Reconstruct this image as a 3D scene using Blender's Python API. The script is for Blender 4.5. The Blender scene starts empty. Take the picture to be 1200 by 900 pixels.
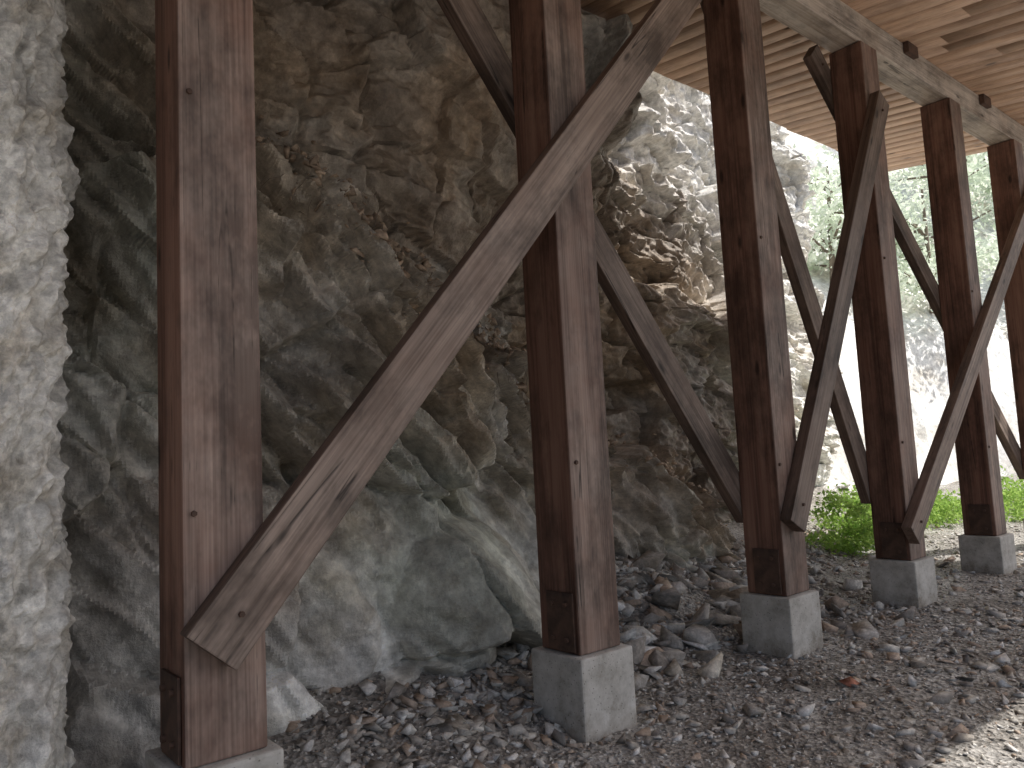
import bpy, bmesh, math, random
import numpy as np
from mathutils import Vector, Matrix
random.seed(7); rng=np.random.default_rng(7)
S=bpy.context.scene
S.view_settings.view_transform='Standard'
try: S.view_settings.look='None'
except Exception: pass
S.view_settings.exposure=0

# ------------------------------------------------------------ noise helpers
def hsh(ix,iy,seed):
    h=(ix.astype(np.int64)*374761393+iy.astype(np.int64)*668265263+seed*144269504)&0xffffffff
    h=((h^(h>>13))*1274126177)&0xffffffff
    h=h^(h>>16)
    h=(h*2246822519)&0xffffffff
    h=h^(h>>15)
    return h/4294967295.0
def vn(x,y,seed=0):
    ix=np.floor(x);iy=np.floor(y);fx=x-ix;fy=y-iy
    fx=fx*fx*(3-2*fx);fy=fy*fy*(3-2*fy)
    a=hsh(ix,iy,seed);b=hsh(ix+1,iy,seed);c=hsh(ix,iy+1,seed);d=hsh(ix+1,iy+1,seed)
    return (a*(1-fx)+b*fx)*(1-fy)+(c*(1-fx)+d*fx)*fy
def fbm(x,y,seed=0,o=5):
    s=0;a=.5
    for i in range(o):
        s=s+a*(vn(x,y,seed+i*17)-.5);x=x*2.03+3.1;y=y*2.03+1.7;a*=.5
    return s
def cells(u,v,seed):
    iu=np.floor(u);iv=np.floor(v);best=np.full(u.shape,9e9);sec=best.copy()
    out=[np.zeros(u.shape) for _ in range(5)]
    for di in (-1,0,1):
        for dj in (-1,0,1):
            ci=iu+di;cj=iv+dj
            cu=ci+.1+.8*hsh(ci,cj,seed);cv=cj+.1+.8*hsh(ci,cj,seed+1)
            du=u-cu;dv=v-cv;d=du*du+dv*dv
            m=d<best;sec=np.where(m,best,np.minimum(sec,d));best=np.where(m,d,best)
            for k,val in enumerate((hsh(ci,cj,seed+2),hsh(ci,cj,seed+3),hsh(ci,cj,seed+4),du,dv)):
                out[k]=np.where(m,val,out[k])
    return out+[np.sqrt(sec)-np.sqrt(best)]
def facet(x,y,ang,su,sv,seed,step=1.,tilt=1.,warp=.25):
    ca,sa=math.cos(ang),math.sin(ang)
    u=(x*ca+y*sa)/su;v=(-x*sa+y*ca)/sv
    u,v=u+warp*(vn(u*1.3,v*1.3,seed+50)-.5)*2,v+warp*(vn(u*1.3+9,v*1.3,seed+51)-.5)*2
    r1,r2,r3,du,dv,e=cells(u,v,seed)
    return step*(r1-.5)+tilt*((r2-.5)*du+(r3-.5)*dv)*1.6, r1, e
def saw(x,y,deg,f,seed,jit=.35):
    """overlapping shingle-like strata: broad faces look up and to the right"""
    a=math.radians(deg);al=x*math.cos(a)-y*math.sin(a);w=x*math.sin(a)+y*math.cos(a)
    ph=w*f+jit*f*fbm(al*.9,w*1.6,seed,4)*1.2+.25*(vn(al*2.2,w*f*.6,seed+7)-.5)
    k=np.floor(ph);fr=ph-k
    amp=.3+1.0*hsh(k,np.floor(al*1.1+5*hsh(k,k*0,seed+3)),seed+9)
    return (np.minimum(fr/.86,(1-fr)/.14)-.5)*amp, amp
def sstep(a,b,x):
    t=np.clip((x-a)/(b-a),0,1);return t*t*(3-2*t)
def blur(D,k=1):
    for _ in range(k):
        E=np.pad(D,1,'edge');D=(E[:-2,1:-1]+2*E[1:-1,1:-1]+E[2:,1:-1])/4
        E=np.pad(D,1,'edge');D=(E[1:-1,:-2]+2*E[1:-1,1:-1]+E[1:-1,2:])/4
    return D

# ------------------------------------------------------------ mesh helpers
def link(o,parent=None):
    S.collection.objects.link(o)
    if parent: o.parent=parent
    return o
def grid_mesh(name,P,cols=None,mat=None,smooth=True):
    n,m,_=P.shape
    me=bpy.data.meshes.new(name)
    idx=np.arange(n*m).reshape(n,m)
    q=np.stack([idx[:-1,:-1],idx[1:,:-1],idx[1:,1:],idx[:-1,1:]],-1).reshape(-1,4)
    me.vertices.add(n*m);me.vertices.foreach_set('co',P.reshape(-1).astype(np.float32))
    nf=len(q);me.loops.add(nf*4);me.loops.foreach_set('vertex_index',q.reshape(-1).astype(np.int32))
    me.polygons.add(nf);me.polygons.foreach_set('loop_start',np.arange(0,nf*4,4,dtype=np.int32))
    me.polygons.foreach_set('use_smooth',np.full(nf,smooth))
    me.update(calc_edges=True);me.validate()
    if cols is not None:
        a=me.color_attributes.new('col','FLOAT_COLOR','POINT')
        c=np.ones((n*m,4),np.float32);c[:,:3]=cols.reshape(-1,3);a.data.foreach_set('color',c.reshape(-1))
    if mat: me.materials.append(mat)
    return me
def soup(name,V,F,cols,mat):
    k=F.shape[1];me=bpy.data.meshes.new(name)
    me.vertices.add(len(V));me.vertices.foreach_set('co',V.reshape(-1).astype(np.float32))
    nf=len(F);me.loops.add(nf*k);me.loops.foreach_set('vertex_index',F.reshape(-1).astype(np.int32))
    me.polygons.add(nf);me.polygons.foreach_set('loop_start',np.arange(0,nf*k,k,dtype=np.int32))
    me.update(calc_edges=True)
    a=me.color_attributes.new('col','FLOAT_COLOR','POINT')
    c=np.ones((len(V),4),np.float32);c[:,:3]=cols;a.data.foreach_set('color',c.reshape(-1))
    me.materials.append(mat);return me

# ------------------------------------------------------------ materials
def newmat(name,rough=.8):
    m=bpy.data.materials.new(name);m.use_nodes=True;nt=m.node_tree
    b=nt.nodes['Principled BSDF'];b.inputs['Roughness'].default_value=rough
    b.inputs['Specular IOR Level'].default_value=.3
    return m,nt,b
def N(nt,t,**k):
    n=nt.nodes.new(t)
    for a,v in k.items(): setattr(n,a,v)
    return n
def ramp(nt,fac,stops):
    r=N(nt,'ShaderNodeValToRGB');e=r.color_ramp.elements
    while len(e)<len(stops): e.new(.5)
    for i,(p,c) in enumerate(stops):
        e[i].position=p;e[i].color=(c[0],c[1],c[2],1) if hasattr(c,'__len__') else (c,c,c,1)
    nt.links.new(fac,r.inputs[0]);return r.outputs[0]
def noise(nt,vec,scale,detail=5,rough=.6,dist=0):
    n=N(nt,'ShaderNodeTexNoise');n.inputs['Scale'].default_value=scale;n.inputs['Detail'].default_value=detail
    n.inputs['Roughness'].default_value=rough;n.inputs['Distortion'].default_value=dist
    if vec is not None: nt.links.new(vec,n.inputs['Vector'])
    return n.outputs['Fac']
def mixc(nt,fac,a,b,mode='MIX'):
    n=N(nt,'ShaderNodeMix',data_type='RGBA',blend_type=mode)
    for s,v in ((0,fac),(6,a),(7,b)):
        if isinstance(v,bpy.types.NodeSocket): nt.links.new(v,n.inputs[s])
        elif s==0: n.inputs[0].default_value=v
        else: n.inputs[s].default_value=(*v,1) if len(v)==3 else v
    return n.outputs[2]
def mathn(nt,op,a,b=0.,c=None):
    n=N(nt,'ShaderNodeMath',operation=op)
    for i,v in enumerate((a,b) if c is None else (a,b,c)):
        if isinstance(v,bpy.types.NodeSocket): nt.links.new(v,n.inputs[i])
        else: n.inputs[i].default_value=v
    return n.outputs[0]
def mapping(nt,vec,scale):
    n=N(nt,'ShaderNodeVectorMath',operation='MULTIPLY');nt.links.new(vec,n.inputs[0]);n.inputs[1].default_value=scale
    return n.outputs[0]
def bump(nt,b,h,strength,dist):
    n=N(nt,'ShaderNodeBump');n.inputs['Strength'].default_value=strength;n.inputs['Distance'].default_value=dist
    nt.links.new(h,n.inputs['Height']);nt.links.new(n.outputs[0],b.inputs['Normal'])

def wood_mat(name,dark,mid,light,grey,plank=False,greyamt=.75):
    m,nt,b=newmat(name,.6)
    tc=N(nt,'ShaderNodeTexCoord').outputs['Object']
    add=N(nt,'ShaderNodeVectorMath',operation='ADD');nt.links.new(tc,add.inputs[0])
    if plank:
        at=N(nt,'ShaderNodeAttribute',attribute_name='col');rnd=at.outputs['Fac']
        sc=N(nt,'ShaderNodeVectorMath',operation='SCALE');nt.links.new(at.outputs['Color'],sc.inputs[0]);sc.inputs['Scale'].default_value=60
        nt.links.new(sc.outputs[0],add.inputs[1]);S3=(7,.5,7);S4=(55,1.1,55);S5=(5,2.,5);S6=(16,.35,16)
    else:
        oi=N(nt,'ShaderNodeObjectInfo');rnd=oi.outputs['Random']
        cx=N(nt,'ShaderNodeCombineXYZ');k=mathn(nt,'MULTIPLY',rnd,70.)
        for i in range(3): nt.links.new(k,cx.inputs[i])
        nt.links.new(cx.outputs[0],add.inputs[1]);S3=(10,10,.4);S4=(75,75,1.2);S5=(7,7,2.2);S6=(15,15,.3)
    v=add.outputs[0]
    g1=noise(nt,mapping(nt,v,S3),1,4,.65,.6)
    g2=noise(nt,mapping(nt,v,S4),1,2,.6,.1)
    big=noise(nt,v,1.6,4,.7)
    col=ramp(nt,g1,[(.3,dark),(.5,mid),(.68,light)])
    col=mixc(nt,ramp(nt,g2,[(.35,0.),(.7,.6)]),col,light)
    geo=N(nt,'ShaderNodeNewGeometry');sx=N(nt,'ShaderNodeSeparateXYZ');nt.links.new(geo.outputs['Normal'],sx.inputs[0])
    ex=mathn(nt,'MAXIMUM',mathn(nt,'MULTIPLY',sx.outputs[1],-1.),0.)  # blends to the lighter grey tone on faces towards negative Y
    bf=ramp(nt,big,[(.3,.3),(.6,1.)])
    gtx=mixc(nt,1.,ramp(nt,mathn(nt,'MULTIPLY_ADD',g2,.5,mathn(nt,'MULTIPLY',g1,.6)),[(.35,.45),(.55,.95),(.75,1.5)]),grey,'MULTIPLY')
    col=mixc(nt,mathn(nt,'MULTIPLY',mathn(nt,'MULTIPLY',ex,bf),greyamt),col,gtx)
    cr=ramp(nt,noise(nt,mapping(nt,v,S6),1,1,.5,.2),[(.485,1.),(.5,.2),(.508,1.)])
    cr=mixc(nt,ramp(nt,big,[(.5,0.),(.56,1.)]),(1,1,1),cr)
    if not plank: col=mixc(nt,1.,col,cr,'MULTIPLY')
    vo=N(nt,'ShaderNodeTexVoronoi');nt.links.new(mapping(nt,v,S5),vo.inputs['Vector']);vo.inputs['Scale'].default_value=1
    kn=ramp(nt,vo.outputs['Distance'],[(.07,.3),(.15,1.)])
    sep=N(nt,'ShaderNodeSeparateColor');nt.links.new(vo.outputs['Color'],sep.inputs[0])
    ks=ramp(nt,sep.outputs[0],[(.55,0.),(.56,1.)])
    col=mixc(nt,ks,col,mixc(nt,1.,col,kn,'MULTIPLY'))
    st=ramp(nt,noise(nt,mapping(nt,v,(1,.5,1) if plank else (1,1,.5)),3.2,5,.72),[(.36,.5),(.56,1.1)])
    col=mixc(nt,.5 if plank else 1.,col,st,'MULTIPLY')
    tone=ramp(nt,rnd,[(0.,.8),(1.,1.2)])
    col=mixc(nt,1.,col,tone,'MULTIPLY')
    nt.links.new(col,b.inputs['Base Color'])
    hh=mathn(nt,'ADD',mathn(nt,'MULTIPLY_ADD',g2,.3,g1),mathn(nt,'MULTIPLY',cr,.8))
    bump(nt,b,hh,.45 if not plank else .2,.008)
    return m
M_post=wood_mat('post_timber',(.055,.026,.018),(.135,.064,.044),(.23,.13,.092),(.285,.23,.195),greyamt=.7)
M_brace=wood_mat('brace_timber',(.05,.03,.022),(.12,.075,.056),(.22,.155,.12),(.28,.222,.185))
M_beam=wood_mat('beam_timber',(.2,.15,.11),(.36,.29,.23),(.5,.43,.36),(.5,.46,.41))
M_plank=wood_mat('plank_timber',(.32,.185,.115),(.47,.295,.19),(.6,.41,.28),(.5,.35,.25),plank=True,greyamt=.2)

def rock_mat(name,s=1.,rough=.75,b1=.5,d1=.03):
    m,nt,b=newmat(name,rough)
    tc=N(nt,'ShaderNodeTexCoord').outputs['Object']
    at=N(nt,'ShaderNodeAttribute',attribute_name='col').outputs['Color']
    n2=noise(nt,tc,11*s,6,.72);n1=noise(nt,tc,2.2*s,4,.6)
    col=mixc(nt,1.,at,ramp(nt,n2,[(.3,.6),(.5,1.),(.7,1.5)]),'MULTIPLY')
    col=mixc(nt,1.,col,ramp(nt,n1,[(.3,(.78,.73,.66)),(.5,(1,1,1)),(.7,(1.2,1.21,1.22))]),'MULTIPLY')
    nt.links.new(col,b.inputs['Base Color']);bump(nt,b,n2,b1,d1/s)
    return m
M_rock=rock_mat('layered_rock',rough=.5,b1=.7,d1=.04);M_out=rock_mat('pale_rough_rock',s=2.2,b1=.8,d1=.05);M_hill=rock_mat('hillside_rock',s=.5)
M_stone=rock_mat('rubble_stone',s=2.5)

m,nt,b=newmat('gravel_soil',.55);M_ground=m
tc=N(nt,'ShaderNodeTexCoord').outputs['Object']
vo=N(nt,'ShaderNodeTexVoronoi');nt.links.new(tc,vo.inputs['Vector']);vo.inputs['Scale'].default_value=42
n1=noise(nt,tc,1.1,5,.7);n2=noise(nt,tc,26,5,.75)
col=ramp(nt,n1,[(.32,(.15,.13,.11)),(.5,(.29,.27,.245)),(.66,(.44,.425,.40))])
sep=N(nt,'ShaderNodeSeparateColor');nt.links.new(vo.outputs['Color'],sep.inputs[0])
col=mixc(nt,1.,col,ramp(nt,sep.outputs[0],[(0.,.5),(1.,1.5)]),'MULTIPLY')
col=mixc(nt,1.,col,ramp(nt,n2,[(.3,.6),(.7,1.4)]),'MULTIPLY')
nt.links.new(col,b.inputs['Base Color'])
bump(nt,b,mathn(nt,'MULTIPLY_ADD',n2,1.2,vo.outputs['Distance']),.8,.02)

m,nt,b=newmat('cast_concrete',.85);M_conc=m
tc=N(nt,'ShaderNodeTexCoord').outputs['Object']
oi=N(nt,'ShaderNodeObjectInfo');ad=N(nt,'ShaderNodeVectorMath',operation='ADD');nt.links.new(tc,ad.inputs[0])
cx=N(nt,'ShaderNodeCombineXYZ');nt.links.new(mathn(nt,'MULTIPLY',oi.outputs['Random'],30.),cx.inputs[0]);nt.links.new(cx.outputs[0],ad.inputs[1])
n1=noise(nt,ad.outputs[0],5,6,.75)
col=ramp(nt,n1,[(.3,(.28,.26,.225)),(.5,(.48,.46,.42)),(.7,(.64,.62,.58))])
vo=N(nt,'ShaderNodeTexVoronoi');nt.links.new(ad.outputs[0],vo.inputs['Vector']);vo.inputs['Scale'].default_value=45
pore=ramp(nt,vo.outputs['Distance'],[(.1,.5),(.2,1.)])
sz=N(nt,'ShaderNodeSeparateXYZ');nt.links.new(tc,sz.inputs[0])
dirt=ramp(nt,mathn(nt,'MULTIPLY_ADD',n1,.35,sz.outputs[2]),[(.08,(.5,.43,.35)),(.34,(1,1,1))])
col=mixc(nt,1.,mixc(nt,1.,col,pore,'MULTIPLY'),dirt,'MULTIPLY');nt.links.new(col,b.inputs['Base Color'])
bump(nt,b,mathn(nt,'ADD',n1,pore),.4,.004)

m,nt,b=newmat('rusty_steel',.65);M_steel=m
tc=N(nt,'ShaderNodeTexCoord').outputs['Object']
nt.links.new(ramp(nt,noise(nt,tc,9,4,.7),[(.3,(.045,.028,.022)),(.7,(.13,.075,.052))]),b.inputs['Base Color'])

def leaf_mat(name):
    m,nt,b=newmat(name,.6)
    at=N(nt,'ShaderNodeAttribute',attribute_name='col').outputs['Color']
    nt.links.new(at,b.inputs['Base Color'])
    tr=N(nt,'ShaderNodeBsdfTranslucent');nt.links.new(at,tr.inputs[0])
    mx_=N(nt,'ShaderNodeMixShader');mx_.inputs[0].default_value=.4
    nt.links.new(b.outputs[0],mx_.inputs[1]);nt.links.new(tr.outputs[0],mx_.inputs[2])
    nt.links.new(mx_.outputs[0],nt.nodes['Material Output'].inputs[0]);return m
M_leaf=leaf_mat('leaf')
m,nt,b=newmat('bark',.9);M_bark=m
nt.links.new(ramp(nt,noise(nt,None,12,3),[(.3,(.12,.09,.07)),(.7,(.3,.25,.2))]),b.inputs['Base Color'])

# ------------------------------------------------------------ terrain functions  (row of posts along +X, rock on +Y)
def Yb(X): return np.interp(X,[-3,0.4,1.2,2.2,2.9,3.6,4.4,5.3,7.4,9,11.5,13.5,14.6,16],[1.3,1.2,.72,.48,.62,.95,1.4,1.7,2.05,2.3,2.7,3.2,4.6,7.5])
def zL(X): return np.interp(X,[-3,.9,1.3,1.75,2.4,3.6,5.3,7.6,8.5,16],[6.5,5.0,4.2,3.5,2.9,2.35,1.75,.6,.1,0])
def ground(X,Y):
    z=.03+.008*np.clip(X,0,14)
    z=z+np.clip(Y-(Yb(np.clip(X,-3,15))-.75),0,3)*.26
    z=z+.22*np.exp(-((X-5.0)/1.3)**2)*sstep(.1,1.5,Y)
    z=z+np.clip(X-10,0,40)*.03*sstep(-1,3,Y)
    z=z+.05*fbm(X*.9,Y*.9,5,4)+.04*fbm(X*5,Y*5,9,4)
    return z

# ------------------------------------------------------------ cliff
nx,nz=1080,560
X0,X1,Z0,Z1=-2.6,16.,-.4,9.2
X,Z=np.meshgrid(np.linspace(X0,X1,nx),np.linspace(Z0,Z1,nz),indexing='ij')
wz=.3*fbm(X*.8,Z*.8,31,3)+.25*fbm(X*2.6,Z*2.6,33,3)
g1_,_,_=facet(X,Z,-.6,.5,.5,35,.35,.1,.2)
zl=zL(X)+wz+g1_
up=sstep(-.05,.28,Z-zl)
base=Yb(X);Y=base+.22*np.minimum(Z,zl)
Y+=up*(.62+.25*vn(X*.7,Z*.5,3))+.03*np.clip(Z-zl,0,9)
Yroof=1.6
xo=X+.5*fbm(Z*1.2,X,36,4)
ov=sstep(7.4,5.4,xo)*sstep(3.0,5.4,Z)
Y=Y*(1-ov)+np.minimum(Y,Yroof+.15*vn(X*.9,Z,37))*ov
Y+=.2*np.clip(Z-5.4,0,9)*sstep(6,9,X)
for (bx,bz,rx,rz,a) in [(2.95,.62,.62,.5,.42),(1.75,.7,.5,.7,.22),(4.1,.5,.5,.5,.18),(5.9,.75,.6,.5,.25)]:
    q=np.clip(1-((X-bx)/rx)**2-((Z-bz)/rz)**2,0,1);Y-=a*np.sqrt(q)*.8
f0,c0,e0=facet(X,Z,-.3,1.5,1.0,101,.42,.55,.25)
f1,c1,e1=facet(X,Z,-.8,1.0,.30,111,.24,.34,.25)
f2,c2,e2=facet(X,Z,-1.0,.46,.13,121,.10,.16,.25)
f3,c3,e3=facet(X,Z,-.6,.2,.08,131,.03,.05,.3)
fu,cu,eu=facet(X,Z,-.1,1.1,.5,151,.20,.32,.22)
fv,cv,ev=facet(X,Z,.15,.42,.2,161,.07,.13,.25)
fw_,cw,ew=facet(X,Z,-.3,.16,.09,171,.03,.06,.25)
s1,a1=saw(X,Z,52,2.6,401);s2,a2=saw(X,Z,60,7.5,411,.2);s3,a3=saw(X,Z,12,3.2,421,.3)
low=1-up
sm=sstep(.85,1.5,Z+1.0*fbm(X,Z,44,3));sm=np.maximum(sm,sstep(4.0,4.6,X)*.8)
left=.45+.55*sstep(.8,1.5,X)
D=f0*(.8+.2*low)
D+=low*sm*(f1*.9+f2*.85+f3*1.2+.26*s1+.10*s2)*left+low*(1-sm)*(.25*f1+.15*f2+.4*f3+.4*fv+.04*s1+.02*s2)
ridge=np.exp(-((Z-zl+.35)/.45)**2)*sstep(1.2,1.9,X)
D+=ridge*(f2*.6+.05*s2-.10)
D+=up*(fu+fv+fw_+.35*f2*sstep(7,8,X)+.35*f3+.08*s3+.05*s2*sstep(5,7,X))
D=blur(D,1)
D+=up*.08*np.exp(-(eu/.04)**2)+.08*np.exp(-(e0/.03)**2)+low*sm*.04*np.exp(-(e1/.04)**2)
D+=.14*fbm(X*.9,Z*.9,61,4)+.035*fbm(X*6,Z*6,66,4)
Y=blur(Y,1)+D
t=fbm(X*1.1,Z*1.1,71,5)*2
t2=fbm(X*.6+5,Z*.9,77,5)*2
t3=fbm(X*2.5,Z*2.5,79,5)*2
och=np.array([.44,.35,.26]);brn=np.array([.31,.255,.205]);gry=np.array([.43,.41,.375]);pal=np.array([.70,.69,.655]);grn=np.array([.51,.525,.455]);dk=np.array([.20,.18,.15]);tan=np.array([.52,.44,.345])
def mx(a,b,f): return a*(1-f[...,None])+b*f[...,None]
cU=mx(gry+0*X[...,None],och,np.clip(.45+t*1.8,0,1));cU=mx(cU,brn,np.clip(t2*2.2+.1,0,1))
cU=cU*(1-.2*sstep(4.2,5.4,X)[...,None])
cL=mx(pal+0*X[...,None],grn,np.clip(.45+t*1.8,0,1));cL=mx(cL,brn*1.2,np.clip(t2*2.2+t3,0,1)*.6)
cL=mx(cL,tan,np.clip(sstep(-1.5,-.4,Z-zl+.6*t3)*(.75+t*1.2),0,1))
col=mx(cL,cU,sstep(-.1,.1,Z-zl+.15*t))
col=mx(col,och*.8,np.exp(-((Z-zl-.1)/.22)**2)*.75)
col=col*(.82+.36*c1[...,None])*(.87+.26*c2[...,None])*(.88+.24*cw[...,None])
stain=sstep(.08,.3,fbm(X*1.6,Z*.5,91,4)*2+.15*(1-np.clip(X-1,0,1)))
col=mx(col,dk,stain*.35)
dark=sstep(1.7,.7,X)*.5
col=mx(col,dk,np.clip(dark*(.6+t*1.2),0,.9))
col=mx(col,pal*1.2,sstep(8.4,10.5,X+t)*.85)  # overexposed daylight at the open end painted in as paler rock
col=mx(col,pal*1.1,sstep(6.6,7.6,X+t)*sstep(4.1,5.1,Z+t3)*.7)  # daylight falling past the roof edge put into the rock colour
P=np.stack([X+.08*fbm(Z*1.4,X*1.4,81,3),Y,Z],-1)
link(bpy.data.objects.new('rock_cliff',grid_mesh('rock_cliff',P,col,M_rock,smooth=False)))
CY=Y
def cliffY(x,z):
    i=int((x-X0)/(X1-X0)*(nx-1));j=int((z-Z0)/(Z1-Z0)*(nz-1));i=min(max(i,0),nx-1);j=min(max(j,0),nz-1);return CY[i,j]

# ------------------------------------------------------------ rough pillar of rock at left
path=np.array([(-3.2,.25),(-1.0,.05),(.0,-.02),(.40,.0),(.51,.10),(.54,.35),(.48,1.0),(.38,2.2)])
seg=np.r_[0,np.cumsum(np.hypot(*np.diff(path,axis=0).T))]
s=np.linspace(1.6,seg[-1],420);zz=np.linspace(-.3,6.2,620)
px=np.interp(s,seg,path[:,0]);py=np.interp(s,seg,path[:,1])
k=np.ones(15)/15;px2=np.convolve(np.pad(px,7,'edge'),k,'valid');py2=np.convolve(np.pad(py,7,'edge'),k,'valid')
tx=np.gradient(px2);ty=np.gradient(py2);L=np.hypot(tx,ty);nxx=ty/L;nyy=-tx/L
SS,ZZ=np.meshgrid(s,zz,indexing='ij')
fa,ca_,ea_=facet(SS,ZZ,1.35,.8,.16,201,.06,.10,.5);fb,cb_,eb_=facet(SS,ZZ,1.1,.10,.045,211,.02,.035,.6)
lump=np.abs(fbm(SS*9,ZZ*6,250,5))*.13
dd=blur(fa*.8+fb,1)+.06*fbm(SS*3,ZZ*2,220,4)+lump+.05*fbm(SS*28,ZZ*20,230,3)
P=np.stack([px2[:,None]+nxx[:,None]*dd,py2[:,None]+nyy[:,None]*dd,ZZ],-1)
cc=np.array([.62,.60,.555])*(.75+.4*vn(SS*3,ZZ*2,240)[...,None])*(.8+.4*cb_[...,None])
link(bpy.data.objects.new('rough_rock_pillar',grid_mesh('rough_rock_pillar',P,cc,M_out,smooth=False)))

# ------------------------------------------------------------ ground
xs=np.r_[np.linspace(-120,-2,24),np.linspace(-1.9,13,500),np.linspace(13.2,30,60),np.linspace(32,250,30)]
ys=np.r_[np.linspace(-250,-7,30),np.linspace(-6.5,5,400),np.linspace(5.5,120,40)]
GX,GY=np.meshgrid(xs,ys,indexing='ij')
P=np.stack([GX,GY,ground(GX,GY)],-1)
link(bpy.data.objects.new('gravel_ground',grid_mesh('gravel_ground',P,None,M_ground,smooth=True)))

# ------------------------------------------------------------ stones
def hull(seed):
    r=random.Random(seed);bm=bmesh.new()
    sy=r.uniform(.5,.85);sz=r.uniform(.22,.5);sk=r.uniform(-.4,.4)
    for i in range(r.choice([8,9,10,12])):
        v=Vector((r.choice([-1,1])*r.uniform(.35,1),r.choice([-1,1])*r.uniform(.35,1),r.choice([-1,1])*r.uniform(.6,1)))
        bm.verts.new((v.x+sk*v.z,v.y*sy,v.z*sz))
    bmesh.ops.convex_hull(bm,input=bm.verts)
    for v in [v for v in bm.verts if not v.link_faces]: bm.verts.remove(v)
    bmesh.ops.triangulate(bm,faces=bm.faces)
    bmesh.ops.recalc_face_normals(bm,faces=bm.faces)
    bm.verts.index_update();V=np.array([v.co[:] for v in bm.verts]);F=np.array([[v.index for v in f.verts] for f in bm.faces]);bm.free()
    return V,F
HULL=[hull(i) for i in range(24)]
def rotm(a,b,c):
    return np.array(Matrix.Rotation(a,3,'Z')@Matrix.Rotation(b,3,'X')@Matrix.Rotation(c,3,'Y'))
def stones(name,items,mat=M_stone):
    Vs=[];Fs=[];Cs=[];o=0
    for (x,y,z,r,c,tilt) in items:
        V,F=HULL[random.randrange(24)]
        R=rotm(random.uniform(0,6.28),random.gauss(0,tilt),random.gauss(0,tilt))
        W=(V*r)@R.T+np.array([x,y,z]);Vs.append(W);Fs.append(F+o);o+=len(V);Cs.append(np.tile(c,(len(V),1)))
    return link(bpy.data.objects.new(name,soup(name,np.vstack(Vs),np.vstack(Fs),np.vstack(Cs),mat)))
PAL=[(.52,.50,.46),(.42,.40,.37),(.33,.30,.265),(.60,.58,.55),(.42,.33,.26),(.27,.245,.22)]
def rc():
    c=np.array(random.choice(PAL));return c*random.uniform(.8,1.2)
it=[]
while len(it)<19000:
    x=random.uniform(1.2,13);y=random.uniform(-2.6,3)
    if random.random()<.4: x=random.uniform(1.5,7);y=random.uniform(-2,1.6)
    if y>Yb(x)+.3: continue
    r=.005+.015*random.random()**2.2+(.03*random.random()**2 if random.random()<.2 else 0)
    it.append((x,y,0,r,rc(),.3))
for i in range(2300):
    x=random.uniform(1.6,10);y=float(Yb(x))-abs(random.gauss(0,.5))+.05 if random.random()<.75 else random.uniform(-2,1)
    it.append((x,y,0,random.uniform(.02,.055),rc(),.4))
A=np.array([(a[0],a[1]) for a in it]);gz=ground(A[:,0],A[:,1])
it=[(a[0],a[1],gz[i]+a[3]*.12,a[3],a[4],a[5]) for i,a in enumerate(it)]
stones('gravel_stones',it)
it=[]
for i in range(210):
    x=random.uniform(2.0,9.5);y=float(Yb(x))-abs(random.gauss(0,.32))+.12
    if x<3.3 and random.random()<.6: continue
    it.append([x,y,0,random.uniform(.045,.12),rc(),.4])
for i in range(130):
    x=random.uniform(3.5,6.4);y=min(abs(random.gauss(.6,.45))+.15,1.6)
    it.append([x,y,0,random.uniform(.06,.19),rc(),.35])
for i in range(30):
    x=random.uniform(5.2,10);y=random.uniform(-.3,1.4)
    it.append([x,y,0,random.uniform(.06,.14),rc(),.3])
for i in range(40):
    x=random.uniform(3.2,8);y=random.uniform(-1.6,0)
    if min(abs(x-q) for q in (2.97,4.92,6.85))<.3 and abs(y)<.3: continue
    it.append([x,y,0,random.uniform(.04,.08),rc(),.15])
for (x,y,r,c) in [(4.15,.05,.14,(.55,.5,.42)),(4.0,.25,.13,(.4,.36,.3)),(5.6,.75,.3,(.45,.4,.34)),(5.9,.4,.12,(.5,.47,.42)),(4.4,-.75,.07,(.5,.22,.15)),(5.1,-.8,.08,(.6,.58,.54)),(6.3,-.25,.09,(.3,.27,.24)),(4.6,.5,.17,(.5,.47,.43))]:
    it.append([x,y,0,r,np.array(c),.2])
A=np.array([(a[0],a[1]) for a in it]);gz=ground(A[:,0],A[:,1])
for i,a in enumerate(it): a[2]=gz[i]+a[3]*.12
stones('fallen_rocks',it)
it=[]
for i in range(2400):
    x=random.uniform(1.6,7.4);z=float(zL(x))+random.gauss(.12,.2)+.1
    r=.01+.05*random.random()**3
    it.append((x,cliffY(x,z)-r*.3,z,r,np.array([.42,.32,.235])*random.uniform(.6,1.3),.6))
stones('ledge_debris',it)
# dry twigs and roots
Vs=[];Fs=[];o=0
for i in range(420):
    if random.random()<.6: x=random.uniform(1.6,6.5);z=float(zL(x))+random.gauss(.2,.2)
    else: x=random.uniform(5.2,8.5);z=random.uniform(2.2,4.5)
    p=Vector((x,cliffY(x,z)-.015,z));d=Vector((random.gauss(0,1),random.gauss(-.25,.3),random.gauss(-.5,.6))).normalized()
    r=random.uniform(.0015,.004);n=5;ln=random.uniform(.04,.11)
    for k_ in range(n+1):
        rr=r*(1-k_/n*.7)
        for a in range(3):
            Vs.append((p.x+rr*math.cos(a*2.09),p.y+rr*math.sin(a*2.09)*.7,p.z+rr*math.sin(a*2.09)))
        if k_<n:
            b0=o+k_*3
            for a in range(3): Fs.append((b0+a,b0+(a+1)%3,b0+3+(a+1)%3,b0+3+a))
        p=p+d*ln/1.5;d=(d+Vector((random.gauss(0,.35),random.gauss(0,.2),random.gauss(-.1,.35)))).normalized()
    o+=(n+1)*3
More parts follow.
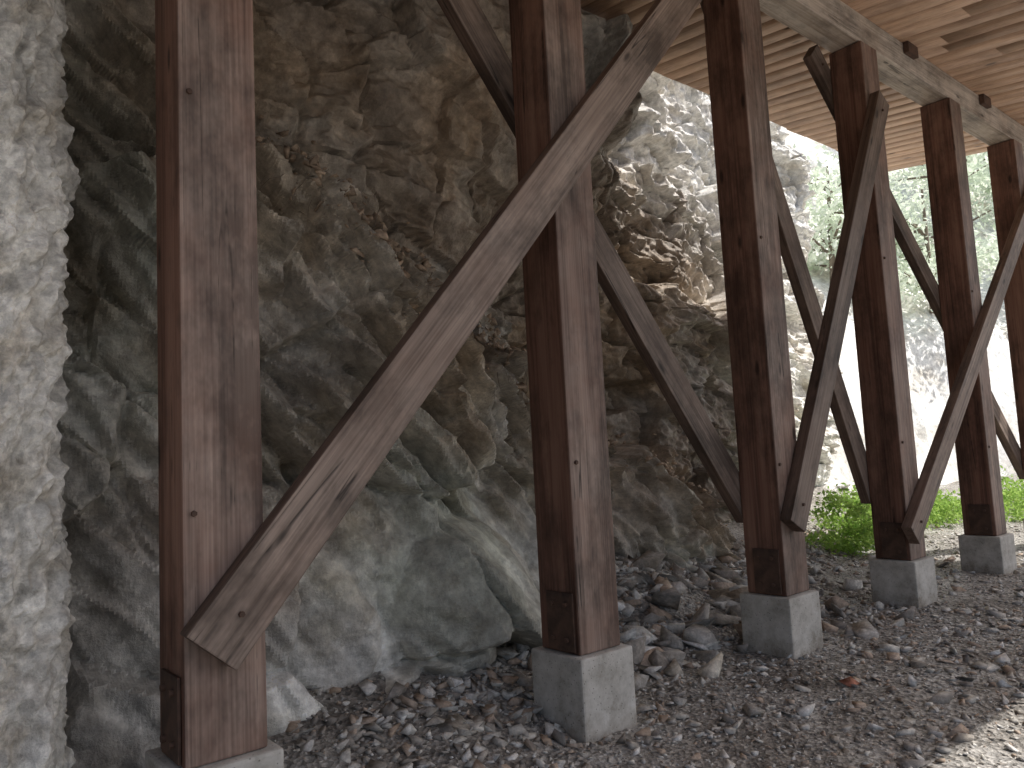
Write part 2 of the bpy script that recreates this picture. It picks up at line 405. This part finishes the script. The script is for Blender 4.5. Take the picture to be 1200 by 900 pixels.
link(bpy.data.objects.new('dry_twigs',soup('dry_twigs',np.array(Vs),np.array(Fs),np.tile((.4,.3,.2),(len(Vs),1)),M_bark)))

# ------------------------------------------------------------ timber structure
def box_me(name,sx,sy,sz,mat,bev=.008,z0=False):
    bm=bmesh.new();bmesh.ops.create_cube(bm,size=1)
    for v in bm.verts:
        v.co.x*=sx;v.co.y*=sy;v.co.z*=sz
        if z0: v.co.z+=sz/2
    bmesh.ops.bevel(bm,geom=bm.edges[:],offset=bev,segments=2,profile=.6,affect='EDGES')
    me=bpy.data.meshes.new(name);bm.to_mesh(me);bm.free();me.materials.append(mat);return me
def cyl_me(name,r,h,mat,n=8):
    bm=bmesh.new();bmesh.ops.create_cone(bm,cap_ends=True,segments=n,radius1=r,radius2=r*.9,depth=h)
    me=bpy.data.meshes.new(name);bm.to_mesh(me);bm.free();me.materials.append(mat);return me
XS=[1.02,2.97,4.92,6.85,8.80,10.74]
BZ=5.03;FT=.46;HP=.15
for i,x in enumerate(XS):
    e=link(bpy.data.objects.new('timber_post',None));e.location=(x,0,0)
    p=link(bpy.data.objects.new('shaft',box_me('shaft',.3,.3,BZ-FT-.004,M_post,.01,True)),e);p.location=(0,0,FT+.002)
    p.rotation_euler=(0,0,math.radians([0.4,-.6,.8,-.4,.5,.2][i]))
    pl=link(bpy.data.objects.new('base_plate',box_me('base_plate',.012,.2,.30,M_steel,.003)),e);pl.location=(-.158,-.02,FT+.165)
    for bz in (-.09,.09):
        for by in (-.05,.05):
            bo=link(bpy.data.objects.new('bolt',cyl_me('bolt',.014,.02,M_steel,6)),e);bo.location=(-.17,-.02+by,FT+.165+bz);bo.rotation_euler=(0,math.pi/2,0)
    for bz in (1.35,2.95):
        bo=link(bpy.data.objects.new('bolt',cyl_me('bolt',.012,.014,M_steel,6)),e);bo.location=(-.11,-.155,bz+.1*(i%2));bo.rotation_euler=(math.pi/2,0,0)
    f=link(bpy.data.objects.new('concrete_footing',box_me('concrete_footing',.39,.39,.85,M_conc,.014)));f.location=(x,0,FT-.425)

def brace(x0,z0,x1,z1,side,w=.2,t=.085,dy=0):
    d=Vector((x1-x0,0,z1-z0));L=d.length
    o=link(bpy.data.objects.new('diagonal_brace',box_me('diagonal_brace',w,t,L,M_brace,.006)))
    ang=math.atan2(d.x,d.z)
    o.rotation_euler=(0,ang,0)
    o.location=((x0+x1)/2,side*(HP+t/2+.004)+dy,(z0+z1)/2)
    for s_ in (-1,1):
        bo=link(bpy.data.objects.new('bolt',cyl_me('bolt',.012,.016,M_steel,6)),o);bo.location=(0,-t/2-.006,s_*(L/2-.16));bo.rotation_euler=(math.pi/2,0,0)
    return o
brace(.94,.86,4.62,5.12,-1,w=.23)
brace(1.72,5.02,4.90,1.0,1)
brace(4.84,.93,6.86,4.5,-1)
brace(4.93,5.02,6.80,.97,1)
brace(6.62,.68,11.6,5.02,-1)
brace(6.45,5.0,10.8,.98,1)

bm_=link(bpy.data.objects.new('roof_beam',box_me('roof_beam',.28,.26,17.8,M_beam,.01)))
bm_.rotation_euler=(0,math.pi/2,0);bm_.location=(2.9,0,BZ+.145)
K=.11;RZ=BZ+.30;YE=-3.72
Vs=[];Cs=[];Fs=[];o=0
x=-6.0
cube=np.array([(a,b_,c) for a in (-.5,.5) for b_ in (-.5,.5) for c in (-.5,.5)])
cf=np.array([[0,1,3,2],[4,6,7,5],[0,4,5,1],[2,3,7,6],[0,2,6,4],[1,5,7,3]])
while x<11.75:
    w=random.uniform(.19,.24)
    y=1.92+random.uniform(-.01,.02)
    while y>YE:
        ln=random.uniform(2.2,4.2);ye=max(y-ln,YE-random.uniform(0,.03))
        if ye<YE+.5: ye=YE-random.uniform(0,.03)
        V=cube*np.array([w-.0015,y-ye-.002,.045])+np.array([x+w/2,(y+ye)/2,0])
        V[:,2]+=RZ+.025+K*V[:,1]+random.uniform(-.0008,.0008)
        Vs.append(V);Fs.append(cf+o);o+=8;Cs.append(np.tile(rng.random(3),(8,1)));y=ye
    x+=w
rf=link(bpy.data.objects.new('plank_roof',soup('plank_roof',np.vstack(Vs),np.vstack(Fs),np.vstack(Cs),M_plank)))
V=np.array([(-6.05,YE-.05,0),(11.8,YE-.05,0),(11.8,1.9,0),(-6.05,1.9,0)],float);V[:,2]=RZ+.055+K*V[:,1]
V2=V.copy();V2[:,2]+=.05
F=np.array([[0,3,2,1],[4,5,6,7],[0,1,5,4],[1,2,6,5],[2,3,7,6],[3,0,4,7]])
rl=link(bpy.data.objects.new('roofing',soup('roofing',np.vstack([V,V2]),F,np.tile((.2,.2,.2),(8,1)),M_steel)),rf)
for i,xx in enumerate([7.75,9.7,11.3]):  # dark blocks added to stand for dark gaps above the beam
    bk=link(bpy.data.objects.new('block',box_me('block',.22,.05,.11,M_steel,.004)),rf);bk.location=(xx,-.16,BZ+.225)

# ------------------------------------------------------------ vegetation
def leaves(centers,n,spread,size,colA,colB,flat=.7):
    c=np.array(centers)[rng.integers(0,len(centers),n)]
    p=c[:,:3]+rng.normal(0,1,(n,3))*c[:,3:4]*spread*np.array([1,1,flat])
    a=rng.normal(0,1,(n,3));a/=np.linalg.norm(a,axis=1)[:,None]
    b_=rng.normal(0,1,(n,3));b_-=a*(a*b_).sum(1)[:,None];b_/=np.linalg.norm(b_,axis=1)[:,None]
    sz=size*rng.uniform(.5,1.3,(n,1))
    V=np.stack([p-a*sz,p+b_*sz*.45,p+a*sz,p-b_*sz*.45],1).reshape(-1,3)
    F=np.arange(n*4).reshape(n,4);f=rng.random((n,1));C=np.repeat(np.array(colA)*f+np.array(colB)*(1-f),4,0)
    return V,F,C
def shrub(x,y,r,h,n=2200,name='green_shrub'):
    cs=[]
    for i in range(26):
        a=random.uniform(0,6.28);q=random.random()**.5*r
        cs.append((x+math.cos(a)*q,y+math.sin(a)*q,float(ground(np.array([x]),np.array([y]))[0])+random.random()**1.4*h*(1-q/r*.4),r*.3))
    V,F,C=leaves(cs,n,.6,.036,(.46,.64,.16),(.22,.38,.08))
    link(bpy.data.objects.new(name,soup(name,V,F,C,M_leaf)))
for a in [(9.2,1.75,.45,.8),(10.0,2.0,.5,.7),(11.2,2.2,.65,.8),(12.3,2.0,.6,.6),(13.2,1.6,.7,.6),(14.2,1.3,.6,.6),(15.2,1.1,.8,.7)]: shrub(*a)

hx,hy=np.meshgrid(np.linspace(12,75,220),np.linspace(0,1,200),indexing='ij')
FX,FY=[11,14,20,30,45,75],[5.0,4.4,3.5,-1,-12,-40]
foot=np.interp(hx,FX,FY)
HYv=foot+hy*45
HZ=(hy*45)*.95+np.clip(hy*45,0,2)*1.2+1.2*fbm(hx*.3,HYv*.3,301,5)+.5*facet(hx,HYv,.4,1.6,1.1,311,.6,.8)[0]-.3
hc=np.array([.78,.77,.73])*(.85+.3*vn(hx*.8,HYv*.8,320)[...,None])
link(bpy.data.objects.new('hillside',grid_mesh('hillside',np.stack([hx,HYv,HZ],-1),hc,M_hill,smooth=False)))
def hz(x,y):
    d=max(y-float(np.interp(x,FX,FY)),0);return d*.95+min(d,2)*1.2
def tree(x,y,h,cr):
    e=link(bpy.data.objects.new('leafy_tree',None));z=hz(x,y)-.2;e.location=(x,y,z)
    bm=bmesh.new();cs=[]
    def limb(p,q,r0,r1):
        d=q-p;M=Matrix.Translation((p+q)/2)@d.to_track_quat('Z','Y').to_matrix().to_4x4()
        bmesh.ops.create_cone(bm,cap_ends=False,segments=7,radius1=r0,radius2=r1,depth=d.length,matrix=M)
    top=Vector((random.uniform(-.3,.3),random.uniform(-.3,.3),h*.85));limb(Vector((0,0,0)),top,.1,.03)
    for i in range(14):
        t_=random.uniform(.15,.95);p=top*t_;a=random.uniform(0,6.28);l=cr*random.uniform(.5,1.05)*(1.2-t_*.6)
        q=p+Vector((math.cos(a)*l,math.sin(a)*l,l*random.uniform(.1,.7)));limb(p,q,.045,.012)
        for u in (.45,.75,1.0):
            w=p.lerp(q,u);cs.append((w.x+random.gauss(0,.15),w.y+random.gauss(0,.15),w.z+random.gauss(0,.15),random.uniform(.3,.55)))
    me=bpy.data.meshes.new('trunk');bm.to_mesh(me);bm.free();me.materials.append(M_bark);link(bpy.data.objects.new('trunk',me),e)
    V,F,C=leaves(cs,3600,.8,.11,(.84,.89,.79),(.70,.78,.65));link(bpy.data.objects.new('crown',soup('crown',V,F,C,M_leaf)),e)  # bright haze over the trees painted into near-white leaf colours
for (x,y,h,c) in [(20,7.,4,1.8),(22,5.3,4,1.8),(25,6,5,2),(27,3.8,4,2),(30,5,5,2.2),(32,1.8,5,2.2),(35,3,6,2.4),(29,7,5,2.2)]: tree(x,y,h,c)

# ------------------------------------------------------------ light
el=math.radians(55);az=(.75,-.66)
sd=Vector((az[0]*math.cos(el),az[1]*math.cos(el),math.sin(el)))
L=bpy.data.lights.new('sun','SUN');L.energy=5;L.angle=math.radians(.5);L.color=(1,.97,.92)
lo=link(bpy.data.objects.new('sun',L));lo.rotation_euler=sd.to_track_quat('Z','Y').to_euler()
W=bpy.data.worlds.new('World');S.world=W;W.use_nodes=True;nt=W.node_tree
sky=nt.nodes.new('ShaderNodeTexSky');sky.sky_type='NISHITA';sky.sun_disc=False;sky.sun_elevation=el;sky.sun_rotation=math.atan2(az[0],az[1]);sky.dust_density=4
bg=nt.nodes['Background'];bg.inputs[1].default_value=.15;nt.links.new(sky.outputs[0],bg.inputs[0])

# ------------------------------------------------------------ camera
h=math.radians(50);p=math.radians(5.35);r=math.radians(2.9)
fw=Vector((math.cos(h)*math.cos(p),math.sin(h)*math.cos(p),math.sin(p)))
right=Vector((math.sin(h),-math.cos(h),0));up0=right.cross(fw)
R=right*math.cos(r)-up0*math.sin(r);U=right*math.sin(r)+up0*math.cos(r)
cam=bpy.data.cameras.new('camera');co=link(bpy.data.objects.new('camera',cam));cam.lens=27.03;cam.sensor_width=36;cam.clip_end=1000;cam.clip_start=.05
M=Matrix((( R.x,U.x,-fw.x,0),(R.y,U.y,-fw.y,-3.07),(R.z,U.z,-fw.z,1.5),(0,0,0,1)))
co.matrix_world=M;S.camera=co
